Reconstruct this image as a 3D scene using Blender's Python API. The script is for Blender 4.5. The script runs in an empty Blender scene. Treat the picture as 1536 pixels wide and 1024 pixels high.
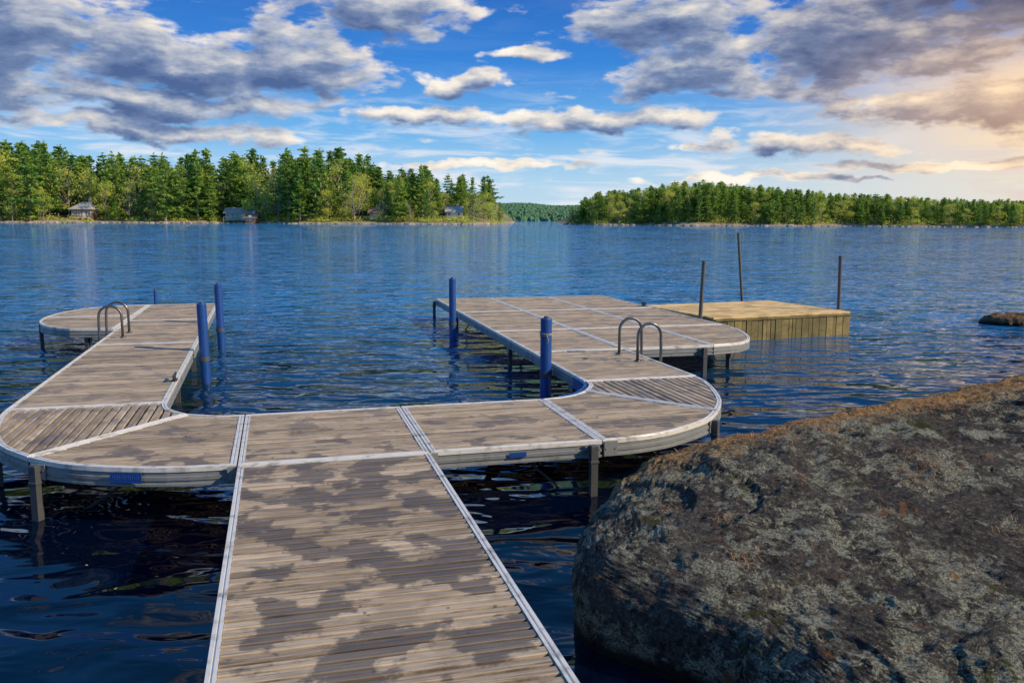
import bpy, math, random
import numpy as np
from mathutils import Vector, noise as mn, Matrix
random.seed(7); rng=np.random.default_rng(7)
S=bpy.context.scene; COL=S.collection
R=math.radians
# ---------------------------------------------------------------- helpers
def newmat(name):
    m=bpy.data.materials.new(name); m.use_nodes=True
    nt=m.node_tree; nt.nodes.clear()
    o=nt.nodes.new('ShaderNodeOutputMaterial'); b=nt.nodes.new('ShaderNodeBsdfPrincipled')
    nt.links.new(b.outputs[0],o.inputs[0])
    return m,nt,b
class N:
    def __init__(s,nt): s.nt=nt
    def put(s,sock,v):
        if v is None: return
        if isinstance(v,bpy.types.NodeSocket): s.nt.links.new(v,sock)
        else: sock.default_value=v
    def math(s,op,a,b=None,c=None,clamp=False):
        n=s.nt.nodes.new('ShaderNodeMath'); n.operation=op; n.use_clamp=clamp
        s.put(n.inputs[0],a); s.put(n.inputs[1],b); s.put(n.inputs[2],c); return n.outputs[0]
    def vec(s,op,a,b=None):
        n=s.nt.nodes.new('ShaderNodeVectorMath'); n.operation=op
        s.put(n.inputs[0],a); s.put(n.inputs[1],b)
        return n.outputs['Value'] if op in('LENGTH','DOT_PRODUCT') else n.outputs[0]
    def mix(s,f,a,b,mode='MIX'):
        n=s.nt.nodes.new('ShaderNodeMix'); n.data_type='RGBA'; n.blend_type=mode
        s.put(n.inputs[0],f)
        for i,v in((6,a),(7,b)):
            if isinstance(v,tuple) and len(v)==3: v=v+(1,)
            s.put(n.inputs[i],v)
        return n.outputs[2]
    def noise(s,vec,scale,detail=4,rough=.55,dist=0,col=False):
        n=s.nt.nodes.new('ShaderNodeTexNoise'); s.put(n.inputs['Vector'],vec)
        n.inputs['Scale'].default_value=scale;n.inputs['Detail'].default_value=detail
        n.inputs['Roughness'].default_value=rough;n.inputs['Distortion'].default_value=dist
        return n.outputs[1] if col else n.outputs[0]
    def voro(s,vec,scale,feat='F1'):
        n=s.nt.nodes.new('ShaderNodeTexVoronoi'); n.feature=feat; s.put(n.inputs['Vector'],vec)
        n.inputs['Scale'].default_value=scale; return n.outputs['Distance']
    def ss(s,v,a,b,o0=0.,o1=1.):
        n=s.nt.nodes.new('ShaderNodeMapRange'); n.interpolation_type='SMOOTHSTEP'
        s.put(n.inputs[0],v); n.inputs[1].default_value=a;n.inputs[2].default_value=b
        n.inputs[3].default_value=o0;n.inputs[4].default_value=o1; return n.outputs[0]
    def ramp(s,v,st):
        n=s.nt.nodes.new('ShaderNodeValToRGB'); s.put(n.inputs[0],v); e=n.color_ramp.elements
        while len(e)<len(st): e.new(0.5)
        for i,(p,c) in enumerate(st): e[i].position=p; e[i].color=(*c,1)
        return n.outputs[0]
    def coord(s,k='Object'):
        return s.nt.nodes.new('ShaderNodeTexCoord').outputs[k]
    def pos(s): return s.nt.nodes.new('ShaderNodeNewGeometry').outputs['Position']
    def island(s): return s.nt.nodes.new('ShaderNodeNewGeometry').outputs['Random Per Island']
    def objrand(s): return s.nt.nodes.new('ShaderNodeObjectInfo').outputs['Random']
    def sep(s,v):
        n=s.nt.nodes.new('ShaderNodeSeparateXYZ'); s.put(n.inputs[0],v); return n.outputs
    def comb(s,x,y,z):
        n=s.nt.nodes.new('ShaderNodeCombineXYZ'); s.put(n.inputs[0],x);s.put(n.inputs[1],y);s.put(n.inputs[2],z); return n.outputs[0]
    def bump(s,h,dist,strength=1,nrm=None):
        n=s.nt.nodes.new('ShaderNodeBump'); s.put(n.inputs['Height'],h); n.inputs['Distance'].default_value=dist
        n.inputs['Strength'].default_value=strength
        if nrm is not None: s.put(n.inputs['Normal'],nrm)
        return n.outputs[0]
def mesh(name,v,f,mats=(),mi=None,smooth=False,uv=None):
    me=bpy.data.meshes.new(name); me.from_pydata([tuple(map(float,p)) for p in v],[],[tuple(map(int,q)) for q in f])
    for m in mats: me.materials.append(m)
    if mi is not None: me.polygons.foreach_set('material_index',np.array(mi,dtype=np.int32))
    if smooth: me.polygons.foreach_set('use_smooth',[True]*len(me.polygons))
    if uv is not None:
        l=me.uv_layers.new(name='UVMap'); l.data.foreach_set('uv',np.array(uv,dtype=np.float32).ravel())
    me.update(); return me
def obj(name,data,parent=None,loc=None,rot=None):
    o=bpy.data.objects.new(name,data); COL.objects.link(o)
    if parent is not None: o.parent=parent
    if loc is not None: o.location=loc
    if rot is not None: o.rotation_euler=rot
    return o
def tag(o,label,cat,group=None):
    o['label']=label; o['category']=cat
    if group: o['group']=group
class MB:
    "mesh builder"
    def __init__(s): s.v=[];s.f=[];s.m=[]
    def add(s,v,f,m=0):
        b=len(s.v); s.v+= [tuple(p) for p in v]; s.f+=[tuple(i+b for i in q) for q in f]; s.m+=[m]*len(f)
    def box(s,c,d,m=0,rz=0,bev=0.0):
        cx,cy,cz=c; hx,hy,hz=[k/2 for k in d]; co,si=math.cos(rz),math.sin(rz)
        if bev>0:
            b=min(bev,hx*.9,hy*.9,hz*.9); vs=[];
            ring=lambda e,z:[(hx-e,-(hy-e),z),(hx-e,hy-e,z),(-(hx-e),hy-e,z),(-(hx-e),-(hy-e),z)]
            zs=[(b,-hz),(0,-hz+b),(0,hz-b),(b,hz)]
            for e,z in zs: vs+=ring(e,z)
            fs=[(3,2,1,0),(12,13,14,15)]
            for k in range(3):
                for i in range(4): fs.append((4*k+i,4*k+(i+1)%4,4*k+4+(i+1)%4,4*k+4+i))
        else:
            vs=[(x,y,z) for z in(-hz,hz) for x,y in((hx,-hy),(hx,hy),(-hx,hy),(-hx,-hy))]
            fs=[(3,2,1,0),(4,5,6,7)]+[(i,(i+1)%4,4+(i+1)%4,4+i) for i in range(4)]
        s.add([(cx+x*co-y*si,cy+x*si+y*co,cz+z) for x,y,z in vs],fs,m)
    def tube(s,pts,r,n=8,m=0,cap=True):
        pts=[Vector(p) for p in pts]; rs=r if isinstance(r,(list,tuple)) else [r]*len(pts)
        vs=[];up=None
        for i,p in enumerate(pts):
            t=(pts[min(i+1,len(pts)-1)]-pts[max(i-1,0)]).normalized()
            if up is None:
                up=Vector((1,0,0)) if abs(t.x)<.9 else Vector((0,1,0))
            up=(up-t*up.dot(t)).normalized(); w=t.cross(up)
            for k in range(n):
                a=2*math.pi*k/n; vs.append(p+(up*math.cos(a)+w*math.sin(a))*rs[i])
        fs=[]
        for i in range(len(pts)-1):
            for k in range(n): fs.append((i*n+k,i*n+(k+1)%n,(i+1)*n+(k+1)%n,(i+1)*n+k))
        if cap: fs+= [tuple(range(n))[::-1],tuple(range((len(pts)-1)*n,len(pts)*n))]
        s.add(vs,fs,m)
    def me(s,name,mats,smooth=False): return mesh(name,s.v,s.f,mats,s.m,smooth)
DZ=.38; HC=1.91
PH=.2672; OX,OY=-1.714,5.165
def L2W(p,q): return (OX+math.cos(PH)*p-math.sin(PH)*q, OY+math.sin(PH)*p+math.cos(PH)*q)
# ---------------------------------------------------------------- materials
def mat_wood():
    m,nt,b=newmat('weathered_wood'); n=N(nt)
    uv=nt.nodes.new('ShaderNodeUVMap').outputs[0]; isl=n.island(); P=n.coord('Object')
    off=n.math('MULTIPLY',isl,37.0)
    s=n.sep(uv); g=n.comb(n.math('MULTIPLY',s[0],3.0),n.math('MULTIPLY',s[1],110),off)
    grain=n.noise(g,1.0,5,.65,.3)
    g2=n.comb(n.math('MULTIPLY',s[0],4),n.math('MULTIPLY',s[1],7),off); blot=n.noise(g2,1.0,3)
    c=n.ramp(isl,[(0,(.185,.137,.092)),(.3,(.31,.238,.165)),(.6,(.40,.31,.217)),(.85,(.49,.39,.28)),(1,(.25,.198,.15))])
    c=n.mix(n.ss(grain,.40,.7,0,.6),c,(.55,.44,.31))
    c=n.mix(n.ss(grain,.48,.34,0,.8),c,(.095,.068,.048))
    c=n.mix(n.ss(blot,.44,.68,0,.5),c,(.15,.118,.09))
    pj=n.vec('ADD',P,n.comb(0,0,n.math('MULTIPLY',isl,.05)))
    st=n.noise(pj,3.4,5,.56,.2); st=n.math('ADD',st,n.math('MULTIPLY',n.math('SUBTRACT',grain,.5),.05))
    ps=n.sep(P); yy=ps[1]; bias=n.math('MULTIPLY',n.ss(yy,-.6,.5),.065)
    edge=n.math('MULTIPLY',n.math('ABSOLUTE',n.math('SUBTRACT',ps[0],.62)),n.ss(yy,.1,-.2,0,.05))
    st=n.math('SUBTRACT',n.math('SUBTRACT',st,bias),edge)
    dark_patch=n.ss(st,.468,.522)  # noise patches darken boards and lower roughness, strongest on near walkway
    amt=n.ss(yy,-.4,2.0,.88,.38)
    c=n.mix(n.math('MULTIPLY',dark_patch,amt),c,n.mix(.22,(.048,.038,.035),c))
    sp=n.voro(P,9.0); c=n.mix(n.ss(sp,.10,.05,0,.65),c,(.05,.04,.035))
    ms=n.noise(P,6.5,6,.7); c=n.mix(n.ss(ms,.55,.72,0,.55),c,(.085,.07,.05))
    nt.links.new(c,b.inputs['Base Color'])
    r=n.mix(dark_patch,(.8,.8,.8),(.5,.5,.5)); nt.links.new(r,b.inputs['Roughness'])
    nt.links.new(n.bump(grain,.004,.8),b.inputs['Normal'])
    return m
def mat_metal(name,col,metal=.35,rough=.42,dirt=.35,dcol=(.16,.15,.13)):
    m,nt,b=newmat(name); n=N(nt); P=n.coord('Object')
    d=n.noise(P,7,6,.65); d2=n.noise(n.vec('MULTIPLY',P,(14,14,90)),1,3)
    c=n.mix(n.ss(d,.48,.75,0,dirt),col,dcol); c=n.mix(n.ss(d2,.5,.8,0,dirt*.7),c,dcol)
    nt.links.new(c,b.inputs['Base Color']); b.inputs['Metallic'].default_value=metal
    nt.links.new(n.ss(d,.3,.7,rough-.08,rough+.2),b.inputs['Roughness'])
    nt.links.new(n.bump(d,.002,.4),b.inputs['Normal'])
    return m
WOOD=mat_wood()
ALU=mat_metal('aluminium',(.70,.67,.61),.12,.4,.75)
FAS=mat_metal('aluminium_fascia',(.25,.265,.265),.3,.45,.7,(.09,.08,.06))
LEG=mat_metal('galvanised_steel',(.09,.095,.10),.4,.5,.6,(.05,.045,.04))
CHR=mat_metal('stainless_tube',(.16,.16,.16),.8,.30,.4)
POLE=mat_metal('old_pole_metal',(.10,.10,.10),.2,.6,.6,(.12,.08,.05))
BLUE=mat_metal('blue_plastic',(.006,.058,.25),0,.38,.5,(.008,.03,.10))
BLACK=mat_metal('black_plastic',(.02,.02,.022),0,.5,.2)
ROPE=mat_metal('rope_fibre',(.30,.29,.27),0,.8,.5)
# ---------------------------------------------------------------- dock
def inset(poly,d):
    n=len(poly); out=[]
    for i in range(n):
        p0=Vector(poly[i-1]);p1=Vector(poly[i]);p2=Vector(poly[(i+1)%n])
        e1=(p1-p0).normalized(); e2=(p2-p1).normalized()
        n1=Vector((-e1.y,e1.x)); n2=Vector((-e2.y,e2.x))
        k=(n1+n2); k=k/max(.25,k.dot(n1)) if k.length>1e-6 else n1
        out.append(p1+k*d)
    return out
def clip(poly,axis,val,keep_gt):
    out=[];n=len(poly)
    for i in range(n):
        a=poly[i];b=poly[(i+1)%n]; fa=(a[axis]-val)*(1 if keep_gt else -1); fb=(b[axis]-val)*(1 if keep_gt else -1)
        if fa>=0: out.append(a)
        if (fa>=0)!=(fb>=0):
            t=fa/(fa-fb); out.append((a[0]+(b[0]-a[0])*t,a[1]+(b[1]-a[1])*t))
    return out
PITCH=.069
def planks(poly,axis,name):
    "axis=1: boards run along p (strips stacked in q)"
    V=[];F=[];UV=[]
    lo=min(p[axis] for p in poly); hi=max(p[axis] for p in poly)
    k=max(1,round((hi-lo)/PITCH)); w=(hi-lo)/k
    for i in range(k):
        g=.0088+random.uniform(-.001,.0015)
        c=clip([tuple(p) for p in poly],axis,lo+i*w+g,True)
        if len(c)<3: continue
        c=clip(c,axis,lo+(i+1)*w-g,False)
        cc=[]
        for p in c:
            if not cc or (abs(p[0]-cc[-1][0])+abs(p[1]-cc[-1][1]))>1e-5: cc.append(p)
        if len(cc)>1 and abs(cc[0][0]-cc[-1][0])+abs(cc[0][1]-cc[-1][1])<1e-5: cc.pop()
        if len(cc)<3: continue
        ar=sum(cc[j][0]*cc[(j+1)%len(cc)][1]-cc[(j+1)%len(cc)][0]*cc[j][1] for j in range(len(cc)))
        if abs(ar)<2e-4: continue
        dz=random.uniform(-.0030,.0015)
        b=len(V);m=len(cc)
        e=.003
        mid=(lo+(i+.5)*w)
        def sh(p):
            q=list(p); q[axis]+= e if q[axis]<mid else -e; return q
        for p in cc: q=sh(p); V.append((q[0],q[1],dz))
        for p in cc: V.append((p[0],p[1],dz-.004))
        for p in cc: V.append((p[0],p[1],dz-.026))
        faces=[list(range(m)),list(range(2*m,3*m))[::-1]]
        for j in range(m):
            j2=(j+1)%m; faces.append([m+j,m+j2,j2,j]); faces.append([2*m+j,2*m+j2,m+j2,m+j])
        for f in faces:
            F.append([x+b for x in f])
            for x in f:
                v=V[x+b]; UV.append((v[1-axis],v[axis]))
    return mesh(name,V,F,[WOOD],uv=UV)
PROF=[(.038,-.024),(.038,.003),(.025,.003),(.023,-.002),(.018,-.002),(.016,.003),(.001,.003),(0,.001),(0,-.028),(.007,-.032),(.007,-.056),(0,-.060),(0,-.082),(.007,-.086),(.007,-.100),(-.001,-.104),(-.001,-.118),(.03,-.118),(.03,-.112)]
def frame(poly,name):
    V=[]; rings=[inset(poly,d) for d,z in PROF]; n=len(poly)
    for r,(d,z) in zip(rings,PROF):
        for p in r: V.append((p[0],p[1],z))
    F1=[];F2=[]
    for k in range(len(PROF)-1):
        for i in range(n):
            j=(i+1)%n; (F1 if k<8 else F2).append((k*n+i,(k+1)*n+i,(k+1)*n+j,k*n+j))
    mb=MB(); mb.v=[tuple(v) for v in V]; mb.f=F1+F2; mb.m=[0]*len(F1)+[1]*len(F2)
    q0=min(p[1] for p in poly);q1=max(p[1] for p in poly)
    for t in (.33,.66):
        q=q0+(q1-q0)*t; c=clip(clip([tuple(p) for p in inset(poly,.04)],1,q-.02,True),1,q+.02,False)
        if len(c)>2:
            a=min(p[0] for p in c);b=max(p[0] for p in c)
            mb.box(((a+b)/2,q,-.065),((b-a)*.97,.04,.07),1)
    return mb.me(name,[ALU,FAS])
def arc(pts,sub=4):
    "Catmull-Rom through pts"
    P=[Vector(p) for p in pts]; P=[P[0]*2-P[1]]+P+[P[-1]*2-P[-2]]; out=[]
    for i in range(1,len(P)-2):
        for s in range(sub):
            t=s/sub; a,b,c,d=P[i-1:i+3]
            out.append(.5*((2*b)+(c-a)*t+(2*a-5*b+4*c-d)*t*t+(3*b-a-3*c+d)*t**3))
    out.append(P[-2]); return [tuple(p) for p in out]
dock=obj('dock',None,loc=(OX,OY,DZ),rot=(0,0,PH)); dock.empty_display_size=.3
tag(dock,'U-shaped weathered wooden dock with pale aluminium edging on steel legs','dock')
def panel(poly,axis=1):
    poly=inset([tuple(p) for p in poly],.005)
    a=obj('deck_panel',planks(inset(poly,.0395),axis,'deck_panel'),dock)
    obj('panel_frame',frame(poly,'panel_frame'),a)
    return a
def rect(a,b,c,d): return [(a,c),(b,c),(b,d),(a,d)]
W=1.22; D=1.44
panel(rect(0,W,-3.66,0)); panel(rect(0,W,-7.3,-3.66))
panel(rect(0,W,0,D)); panel(rect(W,2*W,0,D))
ro_a=arc([(2.44,0),(2.74,.03),(3.05,.13),(3.45,.38),(3.70,.66)],3)
ro_b=arc([(3.70,.66),(3.93,1.02),(4.12,1.5),(4.22,1.86),(4.25,2.12)],3)
ri_a=arc([(2.92,1.70),(2.80,1.57),(2.64,1.48),(2.44,1.44)],2)
ri_b=arc([(3.08,2.12),(3.05,1.93),(2.92,1.70)],2)
panel(ro_a+ri_a,1)
panel(ro_b+ri_b,0)
lo_a=arc([(-1.31,.52),(-1.08,.31),(-.8,.16),(-.42,.04),(0,0)],3)
li_a=arc([(0,1.44),(-.2,1.46),(-.44,1.58)],3)
panel(lo_a+li_a,1)
lo_b=arc([(-1.86,2.08),(-1.84,1.85),(-1.74,1.35),(-1.57,.88),(-1.31,.52)],3)
li_b=arc([(-.44,1.58),(-.59,1.80),(-.65,2.08)],3)
panel(lo_b+li_b,0)
rows=[2.12,3.95,5.85,8.3,10.72]
for i in range(4): 
    l=lambda q:3.07+(q-2.12)*.014
    panel([(l(rows[i]),rows[i]),(4.26,rows[i]),(4.26,rows[i+1]),(l(rows[i+1]),rows[i+1])])
for i in range(2,4): panel(rect(4.26,5.44,rows[i],rows[i+1]))
panel(rect(4.26,5.44,3.95,5.85))
ca=arc([(5.44,3.95),(5.85,4.05),(6.18,4.35),(6.42,4.85),(6.56,5.35),(6.62,5.85)],3)
panel(ca+[(5.44,5.85)])
panel(rect(5.44,6.62,5.85,8.3)); panel(rect(5.44,6.62,8.3,10.72))
rw=[2.08,5.72,8.25,10.75]
for i in range(3):
    l=lambda q:-1.86-(q-2.08)*.009; r=lambda q:-.65-(q-2.08)*.015
    panel([(l(rw[i]),rw[i]),(r(rw[i]),rw[i]),(r(rw[i+1]),rw[i+1]),(l(rw[i+1]),rw[i+1])])
def dsh(q0,q1):
    out=[];
    for t in np.linspace(q1,q0,13):
        s=max(0,1-((t-9.05)/1.75)**2)**.42; out.append((-1.935-1.27*s,t))
    return out
d1=dsh(7.3,9.05); panel([(-1.935,9.05)]+d1[0:-1]+[(-1.935,7.3)])
d2=dsh(9.05,10.8); panel([(-1.935,10.8)]+d2[1:]+[(-1.935,9.05)])
def leg(p,q,top=-.02,nx=0,ny=-1,brace=None,length=1.5):
    mb=MB(); a=math.atan2(ny,nx)+math.pi/2
    cx,cy=p+nx*.034,q+ny*.034
    mb.box((cx,cy,top-length/2),(.05,.05,length),0,a,.004)
    mb.box((p+nx*.006,q+ny*.006,top-.05),(.11,.010,.10),1,a,.003)
    mb.box((cx,cy,top-.115),(.062,.06,.02),0,a,.003)
    for s in(-.042,.042):
        mb.tube([(p+nx*.010+math.cos(a)*s,q+ny*.010+math.sin(a)*s,top-.04),(p+nx*.020+math.cos(a)*s,q+ny*.020+math.sin(a)*s,top-.04)],.007,6,0)
    if brace:
        mb.tube([(cx,cy,-.52),(p+brace[0],q+brace[1],-.11)],.011,6,0)
    return obj('support_leg',mb.me('support_leg',[LEG,FAS]),dock)
leg(-1.22,.42,nx=-.5,ny=-.86,brace=(.75,.5))
leg(-1.66,1.25,nx=-.93,ny=-.37,brace=(.5,.5),top=-.1)
leg(2.36,0,brace=(-.5,.7)); leg(3.53,.46,nx=.65,ny=-.76,brace=(-.4,.5))
leg(2.0,1.40,ny=1,brace=(.5,-.6),top=-.12); leg(0.0,1.40,ny=1,brace=(.5,-.6),top=-.12); leg(-.70,2.3,nx=-1,ny=0,top=-.12)
leg(5.30,3.95,brace=(-.4,.6)); leg(5.92,4.5,nx=.7,ny=-.7,brace=(-.5,.4),top=-.1); leg(6.5,8.2,nx=1,ny=0,top=-.1); leg(4.22,3.3,nx=-1,ny=0,top=-.1,brace=(-.7,.4))
leg(3.14,5.2,nx=1,ny=0,top=-.1,brace=(.6,.5)); leg(3.17,10.6,nx=-1,ny=0); leg(3.19,8.9,nx=1,ny=0,top=-.1,brace=(.6,.5)); leg(3.10,2.6,nx=1,ny=0,top=-.1)
leg(-3.06,8.35,nx=-.9,ny=-.43); leg(-2.3,7.5,nx=-.3,ny=-.95,top=-.1); leg(-.74,5.8,nx=-1,ny=0,top=-.1,brace=(-.6,.4)); leg(-.81,9.0,nx=-1,ny=0,top=-.1); leg(-1.84,4.5,nx=1,ny=0,top=-.1); leg(-.73,3.9,nx=-1,ny=0,top=-.1,brace=(-.6,.4))
leg(0.03,-3.5,nx=1,ny=0,top=-.1); leg(W-.03,-3.5,nx=-1,ny=0,top=-.1)
def plate(p,q,a,w=.11,h=.11,m=FAS,z=-.06,name='joint_plate',t=.008):
    mb=MB(); mb.box((p,q,z),(w,t,h),0,a,.002)
    for s in(-.35,.35): mb.tube([(p+math.cos(a)*w*s,q+math.sin(a)*w*s,z+.0),(p+math.cos(a)*w*s+math.sin(a)*(t/2+.004),q+math.sin(a)*w*s-math.cos(a)*(t/2+.004),z)],.007,6,0)
    return obj(name,mb.me(name,[m]),dock)
plate(0,-.006,0,.12); plate(W,-.006,0,.10); plate(2.50,-.0,0.03,.10)
mb=MB()
rp=arc([(3.068,2.35),(3.066,2.12),(3.035,1.935),(2.905,1.715),(2.79,1.585),(2.62,1.495)],4)
V=[];n_=len(rp)
for i,p in enumerate(rp):
    a=Vector(rp[max(0,i-1)]);b=Vector(rp[min(n_-1,i+1)]);t=(b-a).normalized();nn=Vector((t.y,-t.x))
    nn = -nn if (nn.x>0) else nn
    for o,z in((.0,.002),(.03,.0),(.03,-.11),(0,-.115)): V.append((p[0]+nn.x*o,p[1]+nn.y*o,z))
F=[]
for i in range(n_-1):
    for k in range(4): F.append((i*4+k,i*4+(k+1)%4,(i+1)*4+(k+1)%4,(i+1)*4+k))
F+=[(0,1,2,3),tuple((n_-1)*4+k for k in(3,2,1,0))]
mb.add(V,F); obj('corner_bumper',mb.me('corner_bumper',[BLUE]),dock)
LB,nt,b=newmat('plate_lettering'); b.inputs['Base Color'].default_value=(.04,.11,.38,1); b.inputs['Roughness'].default_value=.5
def nameplate(p,q,a,w,h):
    mb=MB(); mb.box((p,q,-.058),(w,.006,h),0,a,.001)
    rr=random.Random(3); x=-w*.42
    while x<w*.40:   # worn lettering, not legible
        lw=w*rr.uniform(.03,.05); hh=h*rr.uniform(.22,.42)
        cx=x+lw/2
        mb.box((p+math.cos(a)*cx+math.sin(a)*.0042,q+math.sin(a)*cx-math.cos(a)*.0042,-.058+rr.uniform(-.02,.04)*h+hh*.1),(lw*.5,.0012,hh),1,a)
        x+=lw*1.5
    return obj('name_plate',mb.me('name_plate',[BLUE,LB]),dock)
nameplate(-.66,.097,-.33,.20,.07)
nameplate(1.82,-.006,0,.12,.035)
def cleat(p,q,a):
    mb=MB(); mb.box((p,q,.012),(.05,.09,.014),0,a,.003)
    mb.tube([(p,q-.03,.015),(p,q-.03,.05)],.011,8); mb.tube([(p,q+.03,.015),(p,q+.03,.05)],.011,8)
    mb.tube([(p,q-.11,.065),(p,q-.06,.056),(p,q+.06,.056),(p,q+.11,.065)],[.008,.013,.013,.008],8)
    return obj('mooring_cleat',mb.me('mooring_cleat',[BLACK],True),dock)
cleat(-.69,3.05,0); cleat(6.57,8.6,0)
# ---------------------------------------------------------------- ladders
def ladder(p,q1,q2,sgn,label):
    x,y=L2W(p,(q1+q2)/2)
    e=obj('dock_ladder',None,loc=(x,y,DZ),rot=(0,0,PH)); tag(e,label,'ladder','ladders fixed to the dock edge')
    hw=(q2-q1)/2; R0=.135
    for s in(-1,1):
        mb=MB(); pts=[(-sgn*.24,s*hw,.012)]
        pts.append((-sgn*.24,s*hw,.20))
        for k in range(0,13):
            a=math.pi*k/12; pts.append((sgn*(-.105-R0*math.cos(a)),s*hw,.28+R0*math.sin(a)))
        pts+=[(sgn*.035,s*hw,.1),(sgn*.035,s*hw,-1.3)]
        mb.tube(pts,.0165,10); mb.tube([(-sgn*.24,s*hw,.004),(-sgn*.24,s*hw,.016)],.034,12)
        mb.box((sgn*.022,s*hw,-.05),(.04,.05,.05),0,0,.004)
        obj('ladder_rail',mb.me('ladder_rail',[CHR],True),e)
    for z in(-.15,-.33,-.58,-.83):
        mb=MB(); mb.box((sgn*.06,0,z),(.07,hw*2-.03,.022),0,0,.004)
        obj('ladder_rung',mb.me('ladder_rung',[CHR]),e)
ladder(4.265,3.04,3.56,1,'stainless steel swim ladder with twin arched handrails on dock edge')
ladder(-1.90,6.32,6.82,-1,'arched grey metal swim ladder beside rounded dock platform')
# ---------------------------------------------------------------- blue mooring posts
def post(x,y,ztop,label,r=.055,rope=False,lean=(0,0)):
    e=obj('mooring_post',None,loc=(x,y,0)); tag(e,label,'mooring post','blue mooring posts along the dock')
    mb=MB(); mb.tube([(-lean[0],-lean[1],-1.2),(lean[0],lean[1],ztop-.01),(lean[0],lean[1],ztop)],[r,r,r*.9],20,0)
    mb.tube([(lean[0],lean[1],ztop-.03),(lean[0],lean[1],ztop+.02)],[r*.45,r*.42],12,1)
    obj('post_sleeve',mb.me('post_sleeve',[BLUE,LEG],False),e)
    mb=MB(); mb.tube([(lean[0]*.5,lean[1]*.5,.26),(lean[0]*.5,lean[1]*.5,.31)],r*1.12,20)
    obj('dock_collar',mb.me('dock_collar',[LEG]),e)
    if rope:
        mb=MB()
        for k,z in enumerate((ztop-.155,ztop-.175)):
            mb.tube([( (r+.005)*math.cos(t)+lean[0],(r+.005)*math.sin(t)+lean[1],z+.008*math.sin(t+k)) for t in np.linspace(0,2*math.pi,25)],.005,6)
        mb.tube([(.0,-r-.01,ztop-.17),(.02,-r-.02,ztop-.22),(.01,-r-.02,ztop-.27)],.005,6)
        obj('rope_wrap',mb.me('rope_wrap',[ROPE],True),e)
post(-3.57,9.80,.93,'blue plastic mooring post standing beside the dock walkway',lean=(-.015,0))
post(-4.26,12.39,.95,'blue plastic mooring post standing beside the dock walkway',lean=(-.02,0))
post(-.93,13.25,.99,'blue plastic mooring post standing beside the wide dock platform')
post(.36,8.92,.88,'blue mooring post with rope wrapped around its top',.06,True)
x,y=L2W(-1.85,10.95); post(x,y,.62,'short thin blue mooring post at end of dock walkway',.03)
# ---------------------------------------------------------------- raft
def mat_raft(name,c1,c2):
    m,nt,b=newmat(name); n=N(nt); P=n.coord('Object'); isl=n.island()
    g=n.noise(n.vec('MULTIPLY',P,(3,40,10)),1,5,.6); d=n.noise(P,3,5,.65); c=n.mix(isl,c1,c2)
    c=n.mix(n.ss(g,.4,.75,0,.6),c,tuple(k*.55 for k in c1)); c=n.mix(n.ss(d,.42,.65,0,.65),c,tuple(k*.45 for k in c1)); nt.links.new(c,b.inputs['Base Color'])
    b.inputs['Roughness'].default_value=.8; nt.links.new(n.bump(g,.004,.6),b.inputs['Normal']); return m
RT=mat_raft('pine_boards',(.64,.44,.18),(.82,.58,.27)); RS=mat_raft('treated_lumber',(.16,.13,.045),(.29,.22,.08))
ra=math.atan2(.375,.927)
raft=obj('swim_raft',None,loc=(5.70,14.33,0),rot=(0,0,ra)); tag(raft,'square wooden swim raft with golden top boards and olive-brown sides','swim raft')
mb=MB(); L=2.72; Dp=2.1
nb=22
for i in range(nb): mb.box((-L/2,(i+.5)*Dp/nb,.375+random.uniform(-.003,.003)),(L+.03+random.uniform(-.02,.02),Dp/nb-.009,.03),0,0,.003)
obj('raft_decking',mb.me('raft_decking',[RT]),raft)
mb=MB()
def edges(L,n):
    w=[random.uniform(.6,1.4) for _ in range(n)]; s=sum(w); x=0; out=[]
    for k in w: out.append((x*L/s,(x+k)*L/s)); x+=k
    return out
for y0 in(.0,Dp): 
    for a,b_ in edges(L,24): mb.box((-(a+b_)/2,y0+random.uniform(-.008,.008),.17+random.uniform(-.008,.006)),(b_-a-.012,.036,.37),0,0,.004)
    mb.box((-L/2,y0+(-.026 if y0==0 else .026),.340),(L,.016,.03),0,0,.003)
    mb.box((-L/2,y0+(.03 if y0==0 else -.03),.17),(L,.01,.36))
for x0 in(0,-L):
    for a,b_ in edges(Dp,16): mb.box((x0,(a+b_)/2,.17),(.036,b_-a-.010,.37),0,0,.004)
obj('raft_side',mb.me('raft_side',[RS]),raft)
def pole(x,y,zt,dx,r,lab):
    mb=MB(); mb.tube([(-dx,0,-1.2),(0,0,.3),(dx,0,zt)],r,12); mb.tube([(dx*1.0,0,zt-.02),(dx,0,zt+.01)],r*1.12,12)
    o=obj('mooring_pole',mb.me('mooring_pole',[POLE]),None,loc=(x,y,0)); tag(o,lab,'pole','thin grey poles holding the raft')
pole(2.97,13.40,1.26,.03,.031,'thin dark grey pole between dock and wooden raft')
pole(4.42,16.33,1.66,-.13,.027,'tall thin leaning pole behind the wooden raft')
pole(5.62,14.62,1.30,-.02,.031,'thin dark grey pole at corner of wooden raft')
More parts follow.
